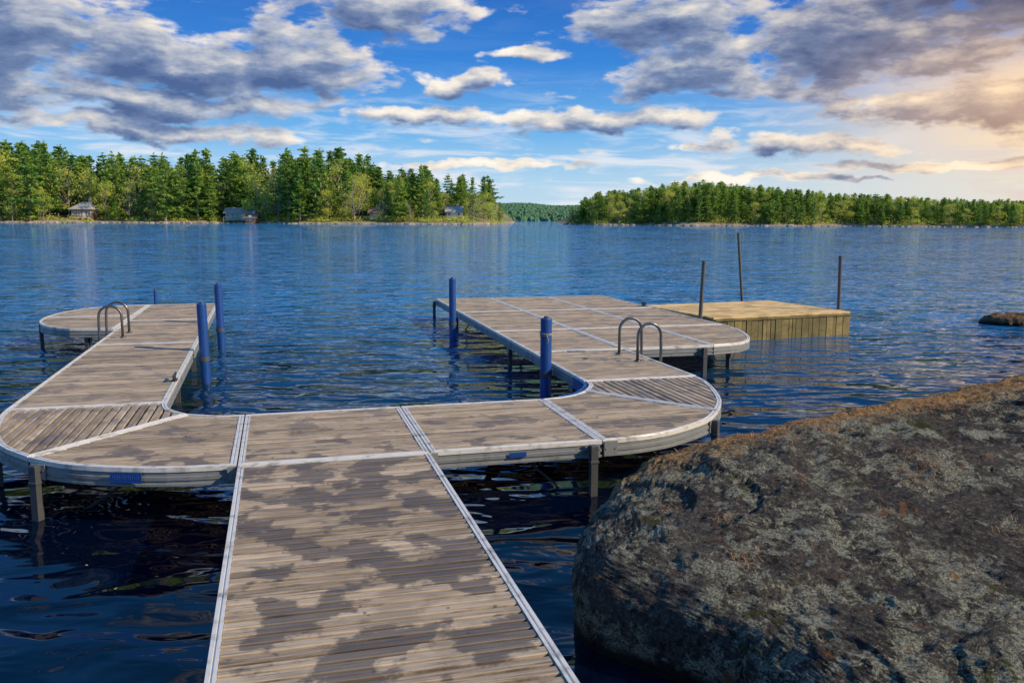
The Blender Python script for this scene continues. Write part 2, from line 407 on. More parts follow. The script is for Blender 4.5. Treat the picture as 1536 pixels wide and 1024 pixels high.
# ---------------------------------------------------------------- boulders
def mat_rock(name='lichen_granite',brown=False):
    m,nt,b=newmat(name); n=N(nt); P=n.coord('Object')
    a=n.noise(P,2.0,6,.65); f=n.noise(P,46,5,.8); mid=n.noise(P,9,7,.75,.3)
    c=n.mix(n.ss(a,.35,.65),(.056,.050,.045),(.120,.106,.093)) if not brown else n.mix(n.ss(a,.35,.65),(.14,.08,.04),(.27,.165,.085))
    c=n.mix(n.ss(f,.52,.66,0,.8),c,(.29,.26,.22))
    c=n.mix(n.ss(f,.48,.37,0,.9),c,(.011,.010,.010)); c=n.mix(n.ss(mid,.47,.38,0,.85),c,(.016,.015,.014))
    z=n.sep(P); h=n.math('ADD',n.math('MULTIPLY',mid,1.1),n.math('MULTIPLY',f,.8))
    if not brown:
        zone=n.noise(n.vec('ADD',P,(1,4,0)),2.3,5,.66); lv=n.noise(n.vec('ADD',P,(3,7,1)),10,9,.78,.6)
        lowl=n.math('MULTIPLY',n.ss(z[2],.65,.30),.04)
        zn=n.math('ADD',zone,lowl)
        lm=n.math('MULTIPLY',n.ss(lv,.480,.505),n.ss(zn,.49,.53)); fine=n.noise(P,85,3,.75); lm=n.math('MULTIPLY',lm,n.ss(fine,.38,.46))
        c=n.mix(n.math('MULTIPLY',lm,.92),c,n.mix(n.ss(fine,.45,.7),(.25,.255,.19),(.62,.62,.50)))
        sc=n.voro(n.vec('ADD',P,n.comb(n.math('MULTIPLY',lv,.35),n.math('MULTIPLY',mid,.3),n.math('MULTIPLY',mid,.3))),4.5); sm=n.math('MULTIPLY',n.ss(sc,.33,.29),n.ss(n.noise(P,2.6,2),.50,.55)); sm=n.math('MULTIPLY',sm,n.ss(fine,.39,.47)); sm=n.math('MULTIPLY',sm,n.ss(lv,.42,.47)); c=n.mix(n.math('MULTIPLY',sm,.88),c,(.41,.43,.34))
        mo=n.noise(n.vec('ADD',P,(9,2,5)),3.6,6,.7); c=n.mix(n.ss(mo,.61,.65,0,.85),c,(.06,.065,.012))
        ru=n.noise(n.vec('ADD',P,(2,12,5)),3.8,6,.72); rum=n.math('MULTIPLY',n.ss(ru,.62,.65),n.ss(f,.38,.5)); c=n.mix(n.math('MULTIPLY',rum,.85),c,(.32,.14,.05))
        lit=n.noise(n.vec('MULTIPLY',P,(30,60,30)),1,4,.7)
        cr=n.math('ADD',z[1],n.math('MULTIPLY',z[0],-.33))
        crest=n.math('MULTIPLY',n.ss(n.math('ADD',cr,n.math('MULTIPLY',n.math('SUBTRACT',mid,.5),1.0)),4.22,4.42),n.ss(z[2],.22,.36))
        c=n.mix(n.math('MULTIPLY',crest,.92),c,n.mix(n.ss(lit,.4,.65),(.27,.145,.06),(.78,.48,.19)))
        h=n.math('ADD',h,n.math('MULTIPLY',lm,.16))
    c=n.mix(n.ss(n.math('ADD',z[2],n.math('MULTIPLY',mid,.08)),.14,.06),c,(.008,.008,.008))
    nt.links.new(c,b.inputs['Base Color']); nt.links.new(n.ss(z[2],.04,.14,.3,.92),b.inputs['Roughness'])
    b.inputs['Specular IOR Level'].default_value=.22
    nt.links.new(n.bump(h,.075,1.0),b.inputs['Normal']); return m
ROCK=mat_rock(); ROCKB=mat_rock('brown_rock',True)
def boulder(name,C,foot,zt,na,nr,amp,exp_=4.0,mat=None,facet=0):
    C=Vector(C); an=sorted([(math.atan2(p[1]-C.y,p[0]-C.x),(Vector(p)-C).length) for p in foot])
    A=np.array([a for a,_ in an]); Rr=np.array([r for _,r in an])
    A=np.concatenate([A-2*np.pi,A,A+2*np.pi]); Rr=np.tile(Rr,3)
    V=[];F=[]
    th=np.linspace(-np.pi,np.pi,na,endpoint=False); rad=np.interp(th,A,Rr)
    for _ in range(3): rad=(np.roll(rad,1)+rad*2+np.roll(rad,-1))/4
    ts=np.concatenate([np.linspace(0.02,1.2,nr//2,endpoint=False),np.linspace(1.2,1.9,nr//2)])
    for t in ts:
        s=abs(math.sin(t))**(2/exp_); s=s if t<math.pi/2 else 1-(t-math.pi/2)*.25
        c=math.cos(t); cz=(abs(c)**(2/exp_))*(1 if c>=0 else -.9)
        for k in range(na):
            x=C.x+math.cos(th[k])*rad[k]*s; y=C.y+math.sin(th[k])*rad[k]*s
            z=cz*zt(x,y)
            p=Vector((x,y,z)); 
            d=mn.fractal(p*.8,1.0,2.0,3)*amp+ mn.fractal(p*5+Vector((5,5,5)),.55,2.1,6)*amp*.6
            if facet:
                # shallow stepped joints across the block
                d+=facet*(math.floor(mn.noise(p*1.1+Vector((4,4,0)))*3+.5)*.3+min(.12,abs(mn.noise(p*1.9+Vector((0,3,7))))))
            nrm=Vector((math.cos(th[k])*s**6,math.sin(th[k])*s**6,.6+max(0,c))).normalized()
            V.append(p+nrm*d)
    n=len(ts)
    for i in range(n-1):
        for k in range(na): F.append((i*na+k,(i+1)*na+k,(i+1)*na+(k+1)%na,i*na+(k+1)%na))
    F.append(tuple(range(na)))
    return mesh(name,V,F,[mat or ROCK],smooth=True)
foot=[(0.31,3.70),(0.33,4.15),(.52,4.65),(1.0,5.2),(1.9,5.7),(2.9,6.1),(4.2,6.4),(5.5,6),(6.2,4.8),(6,3.2),(4.6,1.8),(3,1.35),(1.9,1.75),(1.3,2.6),(.90,3.2),(.55,3.48)]
def ztop(x,y):
    ridge=4.42+.34*x; back=max(0,y-ridge); front=max(0,ridge-y)
    return .53+.110*min(x,4.2)-.17*front-.35*back
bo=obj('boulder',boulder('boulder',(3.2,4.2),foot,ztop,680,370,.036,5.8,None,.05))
tag(bo,'large dark granite boulder with pale lichen and orange pine needles','boulder')
sf=[(9.45+.60*math.cos(a)*(1+.15*math.sin(3*a)),15.9+.4*math.sin(a)) for a in np.linspace(0,6.28,14)]
b2=obj('boulder',boulder('boulder_small',(9.45,15.9),sf,lambda x,y:.24,90,40,.06,2.3,ROCKB)); tag(b2,'low brown rock breaking the lake surface','rock')
m,nt,b=newmat('dry_needles'); n=N(nt); nt.links.new(n.mix(n.island(),(.20,.10,.04),(.48,.27,.12)),b.inputs['Base Color']); b.inputs['Roughness'].default_value=.8; NEED=m
mb=MB(); from mathutils.bvhtree import BVHTree
bv=BVHTree.FromPolygons([v.co[:] for v in bo.data.vertices],[p.vertices[:] for p in bo.data.polygons])
cl=[(1.0,3.9,.05,60),(1.02,3.55,.04,50),(2.15,4.35,.08,200),(2.05,4.2,.05,80),(2.3,3.7,.05,60),(1.45,4.25,.05,40),(2.7,3.9,.06,110),(2.4,3.2,.05,40),(.75,4.1,.05,40)]
for i in range(46):
    t=random.random(); cl.append((.8+2.8*t+random.uniform(-.1,.1),4.68+.98*t+random.uniform(-.10,.14),.11,85))
for cx,cy,sg,cnt in cl:
    for i in range(cnt):
        x=cx+random.gauss(0,sg);y=cy+random.gauss(0,sg); h=bv.ray_cast(Vector((x,y,3)),Vector((0,0,-1)))
        if h[0] is None: continue
        a=random.uniform(0,6.28); l=random.uniform(.025,.055); dx,dy=math.cos(a)*l,math.sin(a)*l
        h2=bv.ray_cast(Vector((x+dx,y+dy,3)),Vector((0,0,-1)))
        if h2[0] is None or abs(h2[0].z-h[0].z)>.05: continue
        w=.0016; px,py=-math.sin(a)*w,math.cos(a)*w; z1=h[0].z+.004;z2=h2[0].z+random.uniform(.004,.018)
        mb.add([(x-px,y-py,z1),(x+px,y+py,z1),(x+dx,y+dy,z2)],[(0,1,2)])
o=obj('pine_needles',mb.me('pine_needles',[NEED])); o['kind']='stuff'
# ---------------------------------------------------------------- water
m,nt,b=newmat('lake_water'); n=N(nt); P=n.pos()
b.inputs['IOR'].default_value=1.333
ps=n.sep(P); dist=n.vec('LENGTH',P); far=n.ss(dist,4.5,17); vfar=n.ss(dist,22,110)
# painted blue rises with distance, standing in for sky reflection on open water
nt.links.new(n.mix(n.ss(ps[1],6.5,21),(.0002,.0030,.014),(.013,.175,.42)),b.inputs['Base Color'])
b.inputs['Roughness'].default_value=.035
w1=n.noise(n.vec('MULTIPLY',P,(.70,1.45,1)),1.0,1,.4,.9)
w2=n.noise(n.vec('MULTIPLY',n.vec('ADD',P,(11,3,0)),(1.8,3.6,1)),1.0,2,.5,.5)
h=n.math('MULTIPLY',w1,.125)
h=n.math('ADD',h,n.math('MULTIPLY',w2,n.math('ADD',.032,n.math('MULTIPLY',far,.055))))
bn=n.bump(h,1.0,1.0)
# open-water chop as slopes
gust=n.ss(n.noise(n.vec('MULTIPLY',P,(.03,.08,1)),1.0,3,.6),.35,.65,.7,1.3)
c1=n.vec('SUBTRACT',n.noise(n.vec('MULTIPLY',P,(1.9,5.0,1)),1.0,2,.55,.3,True),(.5,.5,.5))
c2=n.vec('SUBTRACT',n.noise(n.vec('MULTIPLY',n.vec('ADD',P,(50,3,0)),(.65,1.5,1)),1.0,2,.6,.3,True),(.5,.5,.5))
c3=n.vec('SUBTRACT',n.noise(n.vec('MULTIPLY',n.vec('ADD',P,(9,73,0)),(.20,.22,1)),1.0,4,.7,.3,True),(.5,.5,.5))
sc=lambda v,a:n.vec('MULTIPLY',v,n.comb(n.math('MULTIPLY',a,.75),a,0))
A1=n.math('MULTIPLY',far,.72); A2=n.math('ADD',n.math('MULTIPLY',far,.50),n.math('MULTIPLY',vfar,.40)); A3=n.math('MULTIPLY',vfar,.85)
sl=n.vec('ADD',n.vec('ADD',sc(c1,A1),sc(c2,A2)),sc(c3,A3)); sl=n.vec('MULTIPLY',sl,n.comb(gust,gust,0))
nt.links.new(n.vec('NORMALIZE',n.vec('ADD',bn,sl)),b.inputs['Normal'])
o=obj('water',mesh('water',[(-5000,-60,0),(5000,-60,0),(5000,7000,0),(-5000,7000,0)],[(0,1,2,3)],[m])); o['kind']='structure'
m,nt,b=newmat('yellow_leaf'); b.inputs['Base Color'].default_value=(.35,.26,.07,1); LEAFY=m
leafv=[(-.012,0,0),(-.006,-.005,.001),(.003,-.006,.002),(.012,0,.001),(.003,.006,.002),(-.006,.005,.001)]
lme=mesh('floating_leaf',leafv,[(0,1,2,3,4,5)],[LEAFY])
for i,(x,y) in enumerate([(-1.9,4.35),(-2.05,4.2),(-2.35,4.5)]):
    o=obj('floating_leaf',lme,None,(x,y,.004),(0,0,i*1.3)); tag(o,'small yellow fallen leaf floating on the water','leaf','fallen leaves on the water')
# ---------------------------------------------------------------- land
m,nt,b=newmat('shore_ground'); n=N(nt); P=n.pos(); a=n.noise(P,.15,5); f=n.noise(P,1.2,5,.7); z=n.sep(P)[2]
c=n.mix(n.ss(a,.4,.6),(.08,.12,.025),(.20,.17,.06)); c=n.mix(n.ss(f,.5,.7),c,(.25,.20,.10))
c=n.mix(n.ss(z,1.1,.5),c,n.mix(f,(.18,.14,.09),(.44,.36,.26))); nt.links.new(c,b.inputs['Base Color']); b.inputs['Roughness'].default_value=.95; GRD=m
def shoreL(x): return 290+6*math.sin(x*.045)+3*math.sin(x*.13+1)+ (max(0,x+14)**1.5)*.9
def hL(x,y):
    d=y-shoreL(x); e=min(1,max(0,(2-x)/14))
    return -1+ (1-math.exp(-max(0,d+2)/3))*1.9*min(1,e+.25)+max(0,d)*.07*e+ .5*mn.noise(Vector((x*.15,y*.15,0)))
def shoreR(x): return 282-(x-20)*.10+4*math.sin(x*.07)+2*math.sin(x*.19)+max(0,28-x)**1.4*1.2
def hR(x,y):
    d=y-shoreR(x); e=min(1,max(0,(x-19)/12)); hill=5.0*math.exp(-((x-75)/45)**2)+2
    return -1+(1-math.exp(-max(0,d+2)/3))*1.7*min(1,e+.2)+hill*e*(1-math.exp(-max(0,d)/22))+.4*mn.noise(Vector((x*.15,y*.15,3)))
def terrain(name,x0,x1,y0,y1,nx,ny,fn):
    xs=np.linspace(x0,x1,nx); ys=y0+(y1-y0)*np.linspace(0,1,ny)**1.6
    V=[(x,y,fn(x,y)) for y in ys for x in xs]; F=[(j*nx+i,j*nx+i+1,(j+1)*nx+i+1,(j+1)*nx+i) for j in range(ny-1) for i in range(nx-1)]
    o=obj(name,mesh(name,V,F,[GRD],smooth=True)); o['kind']='structure'
terrain('terrain',-420,8,276,480,215,50,hL); terrain('island_terrain',10,330,255,430,180,46,hR)
# ---------------------------------------------------------------- trees
def mat_leaf(name,c1,c2,c3,isld=.35):
    m,nt,b=newmat(name); n=N(nt); r=n.objrand(); P=n.coord('Object'); isl=n.island()
    cl=n.noise(P,.45,2,.6)
    c=n.mix(r,c1,c2); c=n.mix(n.ss(cl,.42,.60,0,.8),c,c3); c=n.mix(n.math('MULTIPLY',isl,isld),c,tuple(k*.35 for k in c1))
    nt.links.new(c,b.inputs['Base Color']); b.inputs['Roughness'].default_value=.7
    t=nt.nodes.new('ShaderNodeBsdfTranslucent'); nt.links.new(c,t.inputs[0]); mx=nt.nodes.new('ShaderNodeMixShader'); mx.inputs[0].default_value=.45
    out=[q for q in nt.nodes if q.type=='OUTPUT_MATERIAL'][0]
    nt.links.new(b.outputs[0],mx.inputs[1]);nt.links.new(t.outputs[0],mx.inputs[2]);nt.links.new(mx.outputs[0],out.inputs[0]); return m
PINE=mat_leaf('pine_needles_green',(.085,.25,.05),(.28,.44,.06),(.43,.56,.08),.28)
DECI=mat_leaf('spring_leaves',(.40,.56,.07),(.66,.68,.10),(.70,.68,.14),.15)
m,nt,b=newmat('bark'); n=N(nt); nt.links.new(n.mix(n.noise(n.vec('MULTIPLY',n.coord('Object'),(3,3,.6)),2,4),(.12,.09,.07),(.42,.36,.29)),b.inputs['Base Color']); BARK=m
def quads(cent,size,flat,rg):
    k=len(cent); a=rg.normal(size=(k,3)); a[:,2]*=flat; a/=np.linalg.norm(a,axis=1)[:,None]
    r=rg.normal(size=(k,3)); b=np.cross(a,r); b[:,2]*=(flat+.3); b/=np.linalg.norm(b,axis=1)[:,None]
    s=(size*rg.uniform(.6,1.3,size=k))[:,None]
    v=np.stack([cent-a*s,cent-b*s*.45,cent+a*s,cent+b*s*.45],1).reshape(-1,3)
    return v,np.arange(4*k).reshape(-1,4)
def pine(seed,H=20,R0=3.6,base=.16,pw=.75):
    rg=np.random.default_rng(seed); tr=MB(); bend=rg.normal(0,.25,2)
    ax=lambda t:np.array([bend[0]*math.sin(t*2.2),bend[1]*math.sin(t*1.7),0])
    tr.tube([tuple(ax(t)+[0,0,t*H-(.6 if t==0 else 0)]) for t in np.linspace(0,1,7)],[.30*(1-t)**.9+.02 for t in np.linspace(0,1,7)],7)
    C=[]
    lev=int(rg.integers(14,22)); tilt=rg.uniform(0,6.28)
    for i in range(lev):
        t=base+(1-base)*(i/lev)**.95; rr=R0*((1-t)/(1-base))**pw*rg.uniform(.55,1.25)*(.75+.25*min(1,i/4))+.15
        nb=int(rg.integers(5,9)); a0=rg.uniform(0,6.28)
        for k in range(nb):
            if rg.random()<.15: continue
            a=a0+k*6.283/nb+rg.normal(0,.25); l=rr*rg.uniform(.55,1.3)*(1+.22*math.cos(a-tilt)); up=rg.uniform(-.05,.42)
            p0=ax(t)+[0,0,t*H]; d=np.array([math.cos(a),math.sin(a),up])
            if k%2==0: tr.tube([tuple(p0),tuple(p0+d*l*.9)],[.06,.015],3,cap=False)
            m=max(3,int(l*3.6))
            for s in np.linspace(.25,1.05,m):
                w=.34*(1.1-abs(s-.6))
                C+= [p0+d*l*s+rg.normal(0,[w,w,.18]) for _ in range(3)]
    C+= [ax(1)+[0,0,H*(1-.02*k)]+rg.normal(0,.05+.02*k,3) for k in range(9)]
    v,f=quads(np.array(C),.48,.5,rg)
    return tr.me('pine_trunk',[BARK]),mesh('pine_crown',v,f,[PINE])
def decid(seed,H=15,R0=4.0,dens=1.0):
    rg=np.random.default_rng(seed); tr=MB()
    top=np.array([rg.normal(0,.4),rg.normal(0,.4),H*.8]); tr.tube([(0,0,-.6),tuple(top*.45),tuple(top)],[.24,.16,.03],7)
    C=[]
    for i in range(26):
        t=rg.uniform(.22,1.0); a=rg.uniform(0,6.28); rr=R0*math.sin(min(1,(t-.12)/.8)*math.pi*.85)**.6*rg.uniform(.35,1)
        c=np.array([math.cos(a)*rr,math.sin(a)*rr,t*H]); p0=top*max(.2,(t-.22))
        tr.tube([tuple(p0),tuple((p0+c)/2+[0,0,.2]),tuple(c)],[.07,.045,.012],4,cap=False)
        for j in range(3 if dens<.6 else 1): tr.tube([tuple(c),tuple(c+rg.normal(0,.7,3)+[0,0,1.0])],[.03,.01],3,cap=False)
        k=int(52*dens); C.append(c+rg.normal(0,1,(k,3))*[.85,.85,.62])
    v,f=quads(np.concatenate(C),.30,1,rg)
    return tr.me('leafy_trunk',[BARK]),mesh('leafy_crown',v,f,[DECI])
NP=10
PT=[pine(10+i,20,3.5+.45*(i%4),.05+.035*(i%3),(1.0,.82,.7,.92,.75)[i%5]) for i in range(NP)]
DT=[decid(40+i,15,3.8+.3*i,[1.1,1.1,.9,.4,.25][i]) for i in range(5)]
cntT=[0]
def tree(kind,i,x,y,z,h,grp,lab,wide=1.0):
    t=(PT if kind=='p' else DT)[i]; s=h/(20 if kind=='p' else 15)
    nm='pine_tree' if kind=='p' else 'leafy_tree'
    e=obj(nm,None,None,(x,y,z),(0,0,random.uniform(0,6.28))); w=s*random.uniform(.9,1.3)*wide
    e.scale=(w,w,s)
    for k,part in((0,'trunk'),(1,'crown')):
        obj(part,t[k],e)
    tag(e,lab,'tree',grp); cntT[0]+=1
def prof(pts):
    X=[p[0] for p in pts];Y=[p[1] for p in pts]; return lambda u:float(np.interp(u,X,Y))
tl=prof([(-200,31),(-176,29.5),(-158,25.5),(-148,24),(-135,24),(-118,24),(-107,26),(-98,29),(-85,25),(-70,27),(-58,26),(-50,21),(-45,18),(-38,20.5),(-25,17),(-12,17),(-5,14.5),(-2,5)])
houses=[(-148,299,6.5),(-95,303,5),(-20,298,3.8),(-47,298,3)]
def nearhouse(x,y): return any(abs(x-hx)<r and y<hy+4 for hx,hy,r in houses)
gL='trees along the wooded lake shore'; 
for row in range(4):
    x=-200+row*1.3
    while x<-3:
        y=shoreL(x)+3+row*6.5+random.uniform(-2,2.5)
        if not nearhouse(x,y):
            pdec=.70 if x<-160 else (.28 if -112<x<-54 else .42)
            if row==0: pdec+=.2
            hh=tl(x)*(1,1,.98,.96)[row]
            if random.random()<pdec: h=hh*random.uniform(.38,.66) if row<2 else hh*random.uniform(.6,.88); k='d'
            else: h=hh*random.uniform(.58,1.08) if random.random()<.8 else hh*random.uniform(.35,.6); k='p'
            z=hL(x,y)
            if k=='d':
                i=random.choice([0,1,2,2,3,4]) ; lab='leafy tree with fresh yellow-green spring foliage on lake shore' if i<3 else 'nearly bare grey tree with sparse new leaves on shore'
            else: i=random.randrange(NP); lab='tall green white pine on the wooded lake shore'
            tree(k,i,x,y,z,max(4,h-max(0,z)),gL,lab,1.08)
        x+=random.uniform(3.4,5.8)
tr_=prof([(20,5),(24,8),(30,10.5),(45,12),(57,13.6),(70,13.4),(85,12),(105,10.8),(130,9.4),(160,8.2),(210,7.5)])
gR='trees covering the low wooded island'
for row in range(3):
    x=20+row*1.2
    while x<172:
        y=shoreR(x)+2.5+row*4.5+random.uniform(-1.5,2)
        z=hR(x,y); top=tr_(x)
        h=max(3.4,(top-z)*random.uniform(.78,1.10)) if row else max(2.8,(top-z)*random.uniform(.5,.88))
        if random.random()<.2: tree('d',random.choice([0,1,2]),x,y,z,h*.9,gR,'small leafy tree with yellow-green foliage on island shore',1.15)
        else: tree('p',random.randrange(NP),x,y,z,h,gR,'green conifer on the low wooded island',1.2)
        x+=random.uniform(2.1,3.5)
def wood(name,items,mt):
    vs=[];fs=[];b=0
    cache={}
    for me in set(i[0] for i in items):
        v=np.empty(len(me.vertices)*3); me.vertices.foreach_get('co',v); f=np.empty(len(me.loops),dtype=np.int32); me.loops.foreach_get('vertex_index',f)
        cache[me]=(v.reshape(-1,3),f.reshape(-1,4))
    for me,x,y,z,s,w in items:
        v,f=cache[me]; a=random.uniform(0,6.28); ca,sa=math.cos(a),math.sin(a)
        q=np.stack([(v[:,0]*ca-v[:,1]*sa)*w+x,(v[:,0]*sa+v[:,1]*ca)*w+y,v[:,2]*s+z],1); vs.append(q); fs.append(f+b); b+=len(v)
    V=np.concatenate(vs);F=np.concatenate(fs)
    me=bpy.data.meshes.new(name); me.vertices.add(len(V)); me.vertices.foreach_set('co',V.ravel().astype(np.float32))
    me.loops.add(F.size); me.loops.foreach_set('vertex_index',F.ravel().astype(np.int32)); me.polygons.add(len(F)); me.polygons.foreach_set('loop_start',np.arange(0,F.size,4,dtype=np.int32)); me.polygons.foreach_set('loop_total',np.full(len(F),4,dtype=np.int32))
    me.materials.append(mt); me.update(calc_edges=True); o=obj(name,me); o['kind']='stuff'; return o
it=[]
for i in range(200):
    x=random.uniform(-260,-8); y=shoreL(x)+27+random.uniform(0,28); h=tl(x)*random.uniform(.70,.98); it.append((PT[random.randrange(NP)][1],x,y,hL(x,y),h/20*.95,h/20*1.3))
wood('background_wood',it,PINE)
it=[]
for i in range(560):
    x=random.uniform(24,260); y=shoreR(x)+12+random.uniform(0,26); z=hR(x,y); h=max(3.2,tr_(x)*1.07-z)*random.uniform(.85,1.07); it.append((PT[random.randrange(NP)][1],x,y,z,h/20,h/20*1.4))
wood('island_wood',it,PINE)
C=[]
rg=np.random.default_rng(5)
for i in range(620):
    left=rg.random()<.55; x=rg.uniform(-205,-4) if left else rg.uniform(21,175)
    y=(shoreL(x) if left else shoreR(x))+rg.uniform(1.5,9); z=(hL if left else hR)(x,y); s=rg.uniform(.5,1.3)
    if left and abs(x+148)<7: s*=.5
    C.append(rg.normal(0,1,(42,3))*[s,s,s*.6]+[x,y,z+s*.6])
v,f=quads(np.concatenate(C),.30,1,rg); v[:,2]=np.maximum(v[:,2],.05)
o=obj('shoreline_shrubs',mesh('shoreline_shrubs',v,f,[DECI])); o['kind']='stuff'
m,nt,b=newmat('shore_stone'); n=N(nt); nt.links.new(n.mix(n.island(),(.18,.15,.11),(.46,.39,.30)),b.inputs['Base Color']); b.inputs['Roughness'].default_value=.9; STN=m
mb=MB()
for i in range(620):
    left=i<390; x=rg.uniform(-205,4) if left else rg.uniform(18,180)
    y=(shoreL(x) if left else shoreR(x))-rg.uniform(.2,2.2); s=rg.uniform(.18,.75)*(1.5 if rg.random()<.1 else 1)
    vs=[];
    for zz,rr in((-.4,1),(.25,.9),(.55,.45)):
        for k in range(6): a=k*1.047+rg.uniform(-.3,.3); r=s*rr*rg.uniform(.8,1.3); vs.append((x+math.cos(a)*r*1.3,y+math.sin(a)*r,s*zz))
    mb.add(vs,[(j*6+k,j*6+(k+1)%6,j*6+6+(k+1)%6,j*6+6+k) for j in(0,1) for k in range(6)]+[(12,13,14,15,16,17)])
o=obj('shore_stones',mb.me('shore_stones',[STN])); o['kind']='stuff'
m,nt,b=newmat('distant_forest'); n=N(nt); P=n.pos(); nt.links.new(n.mix(n.noise(P,.02,3,.6),(.06,.15,.08),(.09,.19,.085)),b.inputs['Base Color']); b.inputs['Roughness'].default_value=1; FARM=m  # green shifted bluish, distance haze painted into the colour
xs=np.linspace(-260,520,400); V=[];F=[]
prf=lambda x:12.5+7.5*math.exp(-((x+60)/75)**2)+1.2*math.sin(x*.03)+.7*math.sin(x*.11)
def hF(x,t): return -1+(prf(x)*math.sin(min(1,t)*math.pi/2))
ys=np.linspace(0,1,14)
for t in ys:
    for x in xs: V.append((x,780+t*150+6*math.sin(x*.02),hF(x,t)))
nx=len(xs)
for j in range(13):
    for i in range(nx-1): F.append((j*nx+i,j*nx+i+1,(j+1)*nx+i+1,(j+1)*nx+i))
o=obj('distant_hill',mesh('distant_hill',V,F,[FARM])); o['kind']='structure'
mb=MB()
for i in range(6500):
    x=rg.uniform(-120,220); t=rg.uniform(0,1)**.8; y=780+t*150; z=hF(x,t); h=rg.uniform(2.0,4); r=h*rg.uniform(.6,1.0); a=rg.uniform(0,2)
    mb.add([(x+math.cos(a+k*1.571)*r*rg.uniform(.7,1.2),y+math.sin(a+k*1.571)*r,z-1) for k in range(4)]+[(x+math.cos(a+k*1.571)*r*.8,y+math.sin(a+k*1.571)*r*.8,z+h*.65) for k in range(4)]+[(x,y,z+h)],[(k,(k+1)%4,4+(k+1)%4,4+k) for k in range(4)]+[(4+k,4+(k+1)%4,8) for k in range(4)])
o=obj('distant_wood',mb.me('distant_wood',[FARM])); o['kind']='stuff'
# ---------------------------------------------------------------- houses
def hmat(name,c):
    m,nt,b=newmat(name); n=N(nt); nt.links.new(n.mix(n.noise(n.vec('MULTIPLY',n.coord('Object'),(1,1,6)),1.5,4),c,tuple(k*.75 for k in c)),b.inputs['Base Color']); b.inputs['Roughness'].default_value=.8; return m
GL,nt,b=newmat('window_glass'); b.inputs['Base Color'].default_value=(.03,.04,.05,1); b.inputs['Roughness'].default_value=.1
TRIM=hmat('trim_white',(.85,.85,.83)); RBR=hmat('brown_shingles',(.22,.15,.10)); RGR=hmat('grey_shingles',(.44,.42,.40)); DECKM=hmat('deck_timber',(.55,.44,.30))
def house(x,y,w,d,h,wc,rm,rh,label,hip=False,rz=0,porch=True,nwin=4):
    z=max(.6,hL(x,y)); e=obj('house',None,None,(x,y,z),(0,0,rz)); tag(e,label,'house','cottages on the lake shore')
    WM_=hmat('siding',wc)
    mb=MB(); mb.box((0,0,h/2-1),(w,d,h+2),0)
    if not hip: 
        for s in(-1,1): mb.add([(s*w/2,-d/2,h),(s*w/2,d/2,h),(s*w/2,0,h+rh)],[(0,1,2) if s>0 else (2,1,0)])
    obj('wall',mb.me('wall',[WM_]),e)
    mb=MB(); o_=.7; t=.18
    if hip:
        r=w*.16
        mb.add([(-w/2-o_,-d/2-o_,h+.02),(w/2+o_,-d/2-o_,h+.02),(w/2+o_,d/2+o_,h+.02),(-w/2-o_,d/2+o_,h+.02),(-w/2-o_,-d/2-o_,h+.2),(w/2+o_,-d/2-o_,h+.2),(w/2+o_,d/2+o_,h+.2),(-w/2-o_,d/2+o_,h+.2),(-r,0,h+rh),(r,0,h+rh)],
          [(3,2,1,0),(0,1,5,4),(1,2,6,5),(2,3,7,6),(3,0,4,7),(4,5,9,8),(5,6,9),(6,7,8,9),(7,4,8)])
    else:
        k=rh/(d/2)
        for s in(-1,1):
            ye=s*(d/2+o_); ze=h-k*o_+.03
            mb.add([(-w/2-o_,ye,ze),(w/2+o_,ye,ze),(w/2+o_,0,h+rh+.03),(-w/2-o_,0,h+rh+.03),(-w/2-o_,ye,ze+t),(w/2+o_,ye,ze+t),(w/2+o_,0,h+rh+.03+t),(-w/2-o_,0,h+rh+.03+t)],[(3,2,1,0),(4,5,6,7),(0,1,5,4),(1,2,6,5),(2,3,7,6),(3,0,4,7)])
    rf=obj('roof',mb.me('roof',[rm]),e)
    mb=MB(); mb.box((w*.22,d*.12,h+rh+.3),(.8,.8,1.8)); mb.box((w*.22,d*.12,h+rh+1.25),(1,1,.15)); obj('chimney',mb.me('chimney',[RGR]),rf)
    for k in range(nwin):
        wx=-w/2+(k+.5)*w/nwin
        if k==nwin//2:
            mb=MB(); mb.box((wx,-d/2-.04,1.05),(1.0,.08,2.1)); obj('door',mb.me('door',[TRIM]),e); continue
        ww=min(1.1,w/nwin*.55); wh=min(1.2,h*.45)
        mb=MB(); mb.box((wx,-d/2-.03,h*.55),(ww,.06,wh)); wn=obj('window',mb.me('window',[GL]),e)
        mb=MB()
        for s in(-1,1): mb.box((wx+s*ww/2,-d/2-.05,h*.55),(.18,.1,wh+.2)); mb.box((wx,-d/2-.052,h*.55+s*wh/2),(ww,.1,.18))
        mb.box((wx,-d/2-.065,h*.55),(.08,.05,wh-.05)); obj('frame',mb.me('frame',[TRIM]),wn)
    if porch:
        mb=MB(); mb.box((0,-d/2-1.3,-.12),(w,2.4,.18))
        for k in range(7): mb.box((-w/2+.1+k*(w-.2)/6,-d/2-2.4,.45),(.1,.1,1.0)); mb.box((-w/2+.1+k*(w-.2)/6,-d/2-2.35,-1),(.14,.14,1.8))
        mb.box((0,-d/2-2.4,.95),(w,.08,.08)); mb.box((0,-d/2-2.4,.5),(w,.05,.06)); obj('porch',mb.me('porch',[DECKM]),e)
house(-148,299,7.0,6,2.8,(.38,.25,.17),RGR,2.6,'brown cottage with pale trim and hipped grey roof among trees',True)
house(-95,303,10,5.5,2.5,(.30,.62,.58),RGR,1.5,'long blue-green cottage with windows and low grey roof',nwin=6)
house(-89,294,3.6,3.2,1.4,(.60,.22,.10),RBR,1.0,'small rust-red boathouse at the water edge',porch=False,nwin=3)
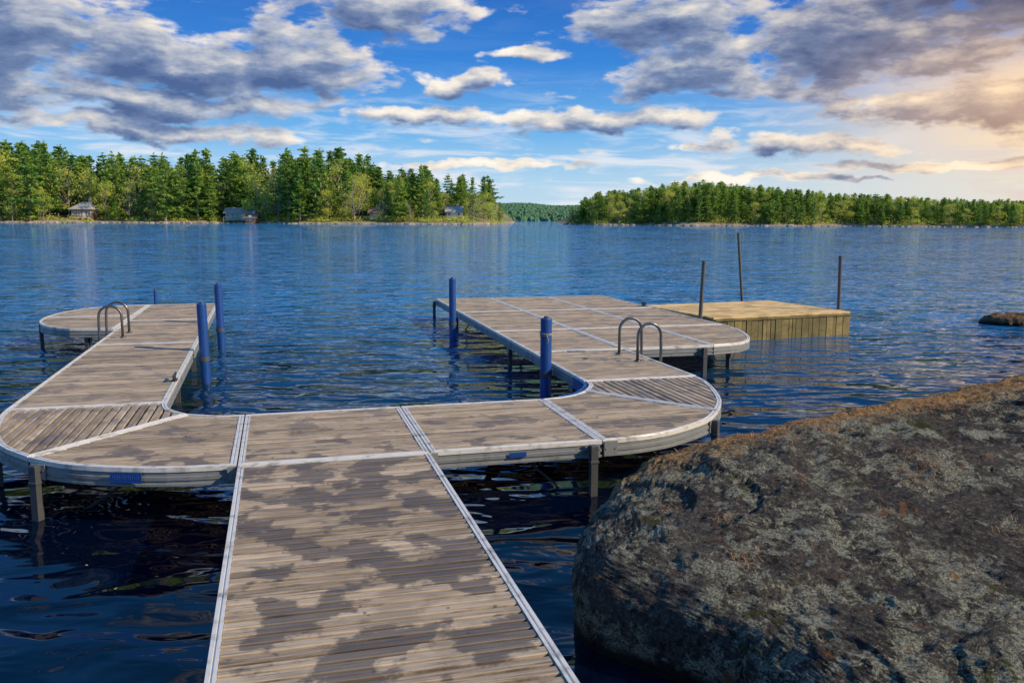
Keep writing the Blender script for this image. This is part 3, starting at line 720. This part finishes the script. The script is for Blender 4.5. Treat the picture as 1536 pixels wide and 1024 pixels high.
house(-20,298,5.0,4.5,2.5,(.85,.88,.88),RGR,1.4,'small whitish cottage near the wooded point',nwin=3)
house(-47,298,4.0,4.2,2.4,(.75,.66,.52),RBR,1.4,'small tan cottage half hidden by shore trees',nwin=3)
# ---------------------------------------------------------------- world
SAZ,SEL=R(107),R(31)
w=bpy.data.worlds.new("World"); S.world=w; w.use_nodes=True; nt=w.node_tree; nt.nodes.clear(); n=N(nt)
out=nt.nodes.new('ShaderNodeOutputWorld'); bg=nt.nodes.new('ShaderNodeBackground'); nt.links.new(bg.outputs[0],out.inputs[0]); bg.inputs[1].default_value=.1
sky=nt.nodes.new('ShaderNodeTexSky'); sky.sky_type='NISHITA'; sky.sun_disc=False; sky.sun_elevation=SEL; sky.sun_rotation=SAZ; sky.ozone_density=3
G=n.coord('Generated'); gx,gy,gz=n.sep(G)[:3]
az=n.math('MULTIPLY',n.math('ARCTAN2',gx,gy),57.2958); el=n.math('MULTIPLY',n.math('ARCSINE',gz),57.2958)
V0=n.comb(az,el,0)
wn=nt.nodes.new('ShaderNodeTexNoise'); nt.links.new(V0,wn.inputs['Vector']); wn.inputs['Scale'].default_value=.26; wn.inputs['Detail'].default_value=4
warp=n.vec('MULTIPLY',n.vec('SUBTRACT',wn.outputs['Color'],(.5,.5,.5)),(7,2.6,0))
CL=[(-31,10.6,9.5,3.0),(-21,9.0,9.5,2.8),(-13.8,9.4,5.4,2.5),(-23,7.0,11,1.2),(-9,13.0,6.5,1.8),(-3.6,8.6,3.0,.8),(-5.5,6.5,5,.8),(5,6.4,8,.9),
(10,12.3,6.5,2.5),(12,8.9,7,1.5),(21,10.8,9,3.3),(30,12.8,12,3.0),(28,6.8,9,1.4),(18.5,4.7,6,.9),(11.6,4.4,1.8,.3),(-22.5,5.2,9,.8),(-2,3.4,8,.3),(1,10.6,3.2,.5),(32,9.8,7,1.8),(16,2.6,9,.3),(28,3.4,8,.4)]
def density(V,det):
    Vw=n.vec('ADD',V,warp); M=None
    for cx,cy,sx,sy in CL:
        l=n.vec('LENGTH',n.vec('MULTIPLY',n.vec('SUBTRACT',Vw,(cx,cy,0)),(1/sx,1/sy,0)))
        M=l if M is None else n.math('MINIMUM',M,l)
    M=n.math('SUBTRACT',1.0,M); M=n.math('MAXIMUM',M,-.30)
    gen=n.math('SUBTRACT',n.math('MULTIPLY',n.noise(n.vec('MULTIPLY',V,(.05,.07,0)),1,1),4.5),2.75)
    e=n.sep(V)[1]; a=n.sep(V)[0]; outm=n.math('MAXIMUM',n.ss(e,15,19),n.ss(n.math('ABSOLUTE',a),38,46))
    outm=n.math('MULTIPLY',outm,n.ss(e,2,6))
    M=n.math('ADD',n.math('MULTIPLY',M,n.math('SUBTRACT',1.0,outm)),n.math('MULTIPLY',gen,outm))
    f=n.noise(n.vec('MULTIPLY',V,(.28,.72,0)),1,det,.58,.1)
    return n.math('ADD',n.math('MULTIPLY',M,1.12),n.math('MULTIPLY',n.math('SUBTRACT',f,.5),2.85))
d=density(V0,8); du=density(n.vec('ADD',V0,(.45,.80,0)),6)
cov=n.ss(d,-.10,.45)
L=n.math('ADD',.30,n.math('MULTIPLY',n.math('SUBTRACT',d,du),.56))
L=n.math('ADD',L,n.ss(d,.6,.05,0,.34)); L=n.math('SUBTRACT',L,n.ss(d,.5,1.3,0,.22),None,True)
warmz=n.math('MULTIPLY',n.ss(az,8,36),n.ss(az,150,70))
cc=n.ramp(L,[(0,(.080,.135,.30)),(.3,(.19,.26,.43)),(.55,(.50,.53,.60)),(.8,(.90,.82,.72)),(1,(1.05,.98,.86))])
cw=n.ramp(L,[(0,(.125,.12,.18)),(.3,(.24,.215,.26)),(.55,(.54,.44,.39)),(.8,(.97,.76,.53)),(1,(1.1,.92,.67))])
cc=n.mix(warmz,cc,cw)
e01=n.math('DIVIDE',el,90.0)
gr=n.ramp(e01,[(0,(.66,.82,.95)),(.025,(.50,.74,.95)),(.06,(.17,.49,.90)),(.11,(.028,.23,.73)),(.17,(.006,.11,.50)),(.27,(.03,.26,.70)),(.6,(.03,.24,.65)),(1,(.02,.16,.50))])
skc=n.mix(.18,n.vec('MULTIPLY',gr,(10,10,10)),n.vec('MULTIPLY',sky.outputs[0],(.60,.90,1.25)))
gl=n.vec('LENGTH',n.vec('MULTIPLY',n.vec('SUBTRACT',V0,(36,6.6,0)),(1/22.,1/6.5,0))); glow=n.ss(gl,1.0,.1)
lowr=n.math('MULTIPLY',n.ss(az,2,36),n.ss(el,10,0)); lowr=n.math('MULTIPLY',lowr,n.ss(az,150,80))
skc=n.mix(n.math('MULTIPLY',lowr,.7),skc,(9.4,7.9,6.0)); skc=n.mix(n.math('MULTIPLY',glow,.95),skc,(12,8.2,4.2))
ci=n.noise(n.vec('ADD',n.vec('MULTIPLY',V0,(.14,.95,0)),(4,2,0)),1,7,.60,.6); cim=n.math('MULTIPLY',n.ss(ci,.45,.66),n.ss(el,10,3,.03,.9))
cim=n.math('MULTIPLY',cim,n.ss(el,30,16))
skc=n.mix(n.math('MULTIPLY',cim,n.ss(el,0,1,.2,1)),skc,n.mix(warmz,(7.9,8.3,8.9),(7.8,6.4,5.6)))
ccs=n.vec('MULTIPLY',cc,(10,10,10)); ccs=n.mix(n.math('MULTIPLY',glow,.35),ccs,(12.5,7.6,3.6))
fin=n.mix(n.math('MULTIPLY',cov,n.ss(el,.6,2.8,.0,.97)),skc,ccs)
nt.links.new(fin,bg.inputs[0])
sl=bpy.data.lights.new('sun','SUN'); sl.energy=5; sl.angle=R(.6); sl.color=(1,.82,.57)
so=obj('sun',sl); dv=Vector((math.sin(SAZ)*math.cos(SEL),math.cos(SAZ)*math.cos(SEL),math.sin(SEL))); so.rotation_euler=dv.to_track_quat('Z','Y').to_euler()
# camera
cd=bpy.data.cameras.new('camera'); cd.lens=36*1280/1536; cd.sensor_width=36; cd.clip_end=20000; cd.clip_start=.05
co=obj('camera',cd,loc=(0,0,HC)); th,ro=.1425,.0045
fw=Vector((0,math.cos(th),-math.sin(th))); up=Vector((0,math.sin(th),math.cos(th))); rt=Vector((1,0,0))
c_,s_=math.cos(ro),math.sin(ro)
rx=rt*c_+up*s_; uy=-rt*s_+up*c_
M=Matrix((rx,uy,-fw)).transposed().to_4x4(); M.translation=Vector((0,0,HC)); co.matrix_world=M
S.camera=co
S.view_settings.view_transform='Standard'; S.view_settings.look='None'; S.view_settings.exposure=0
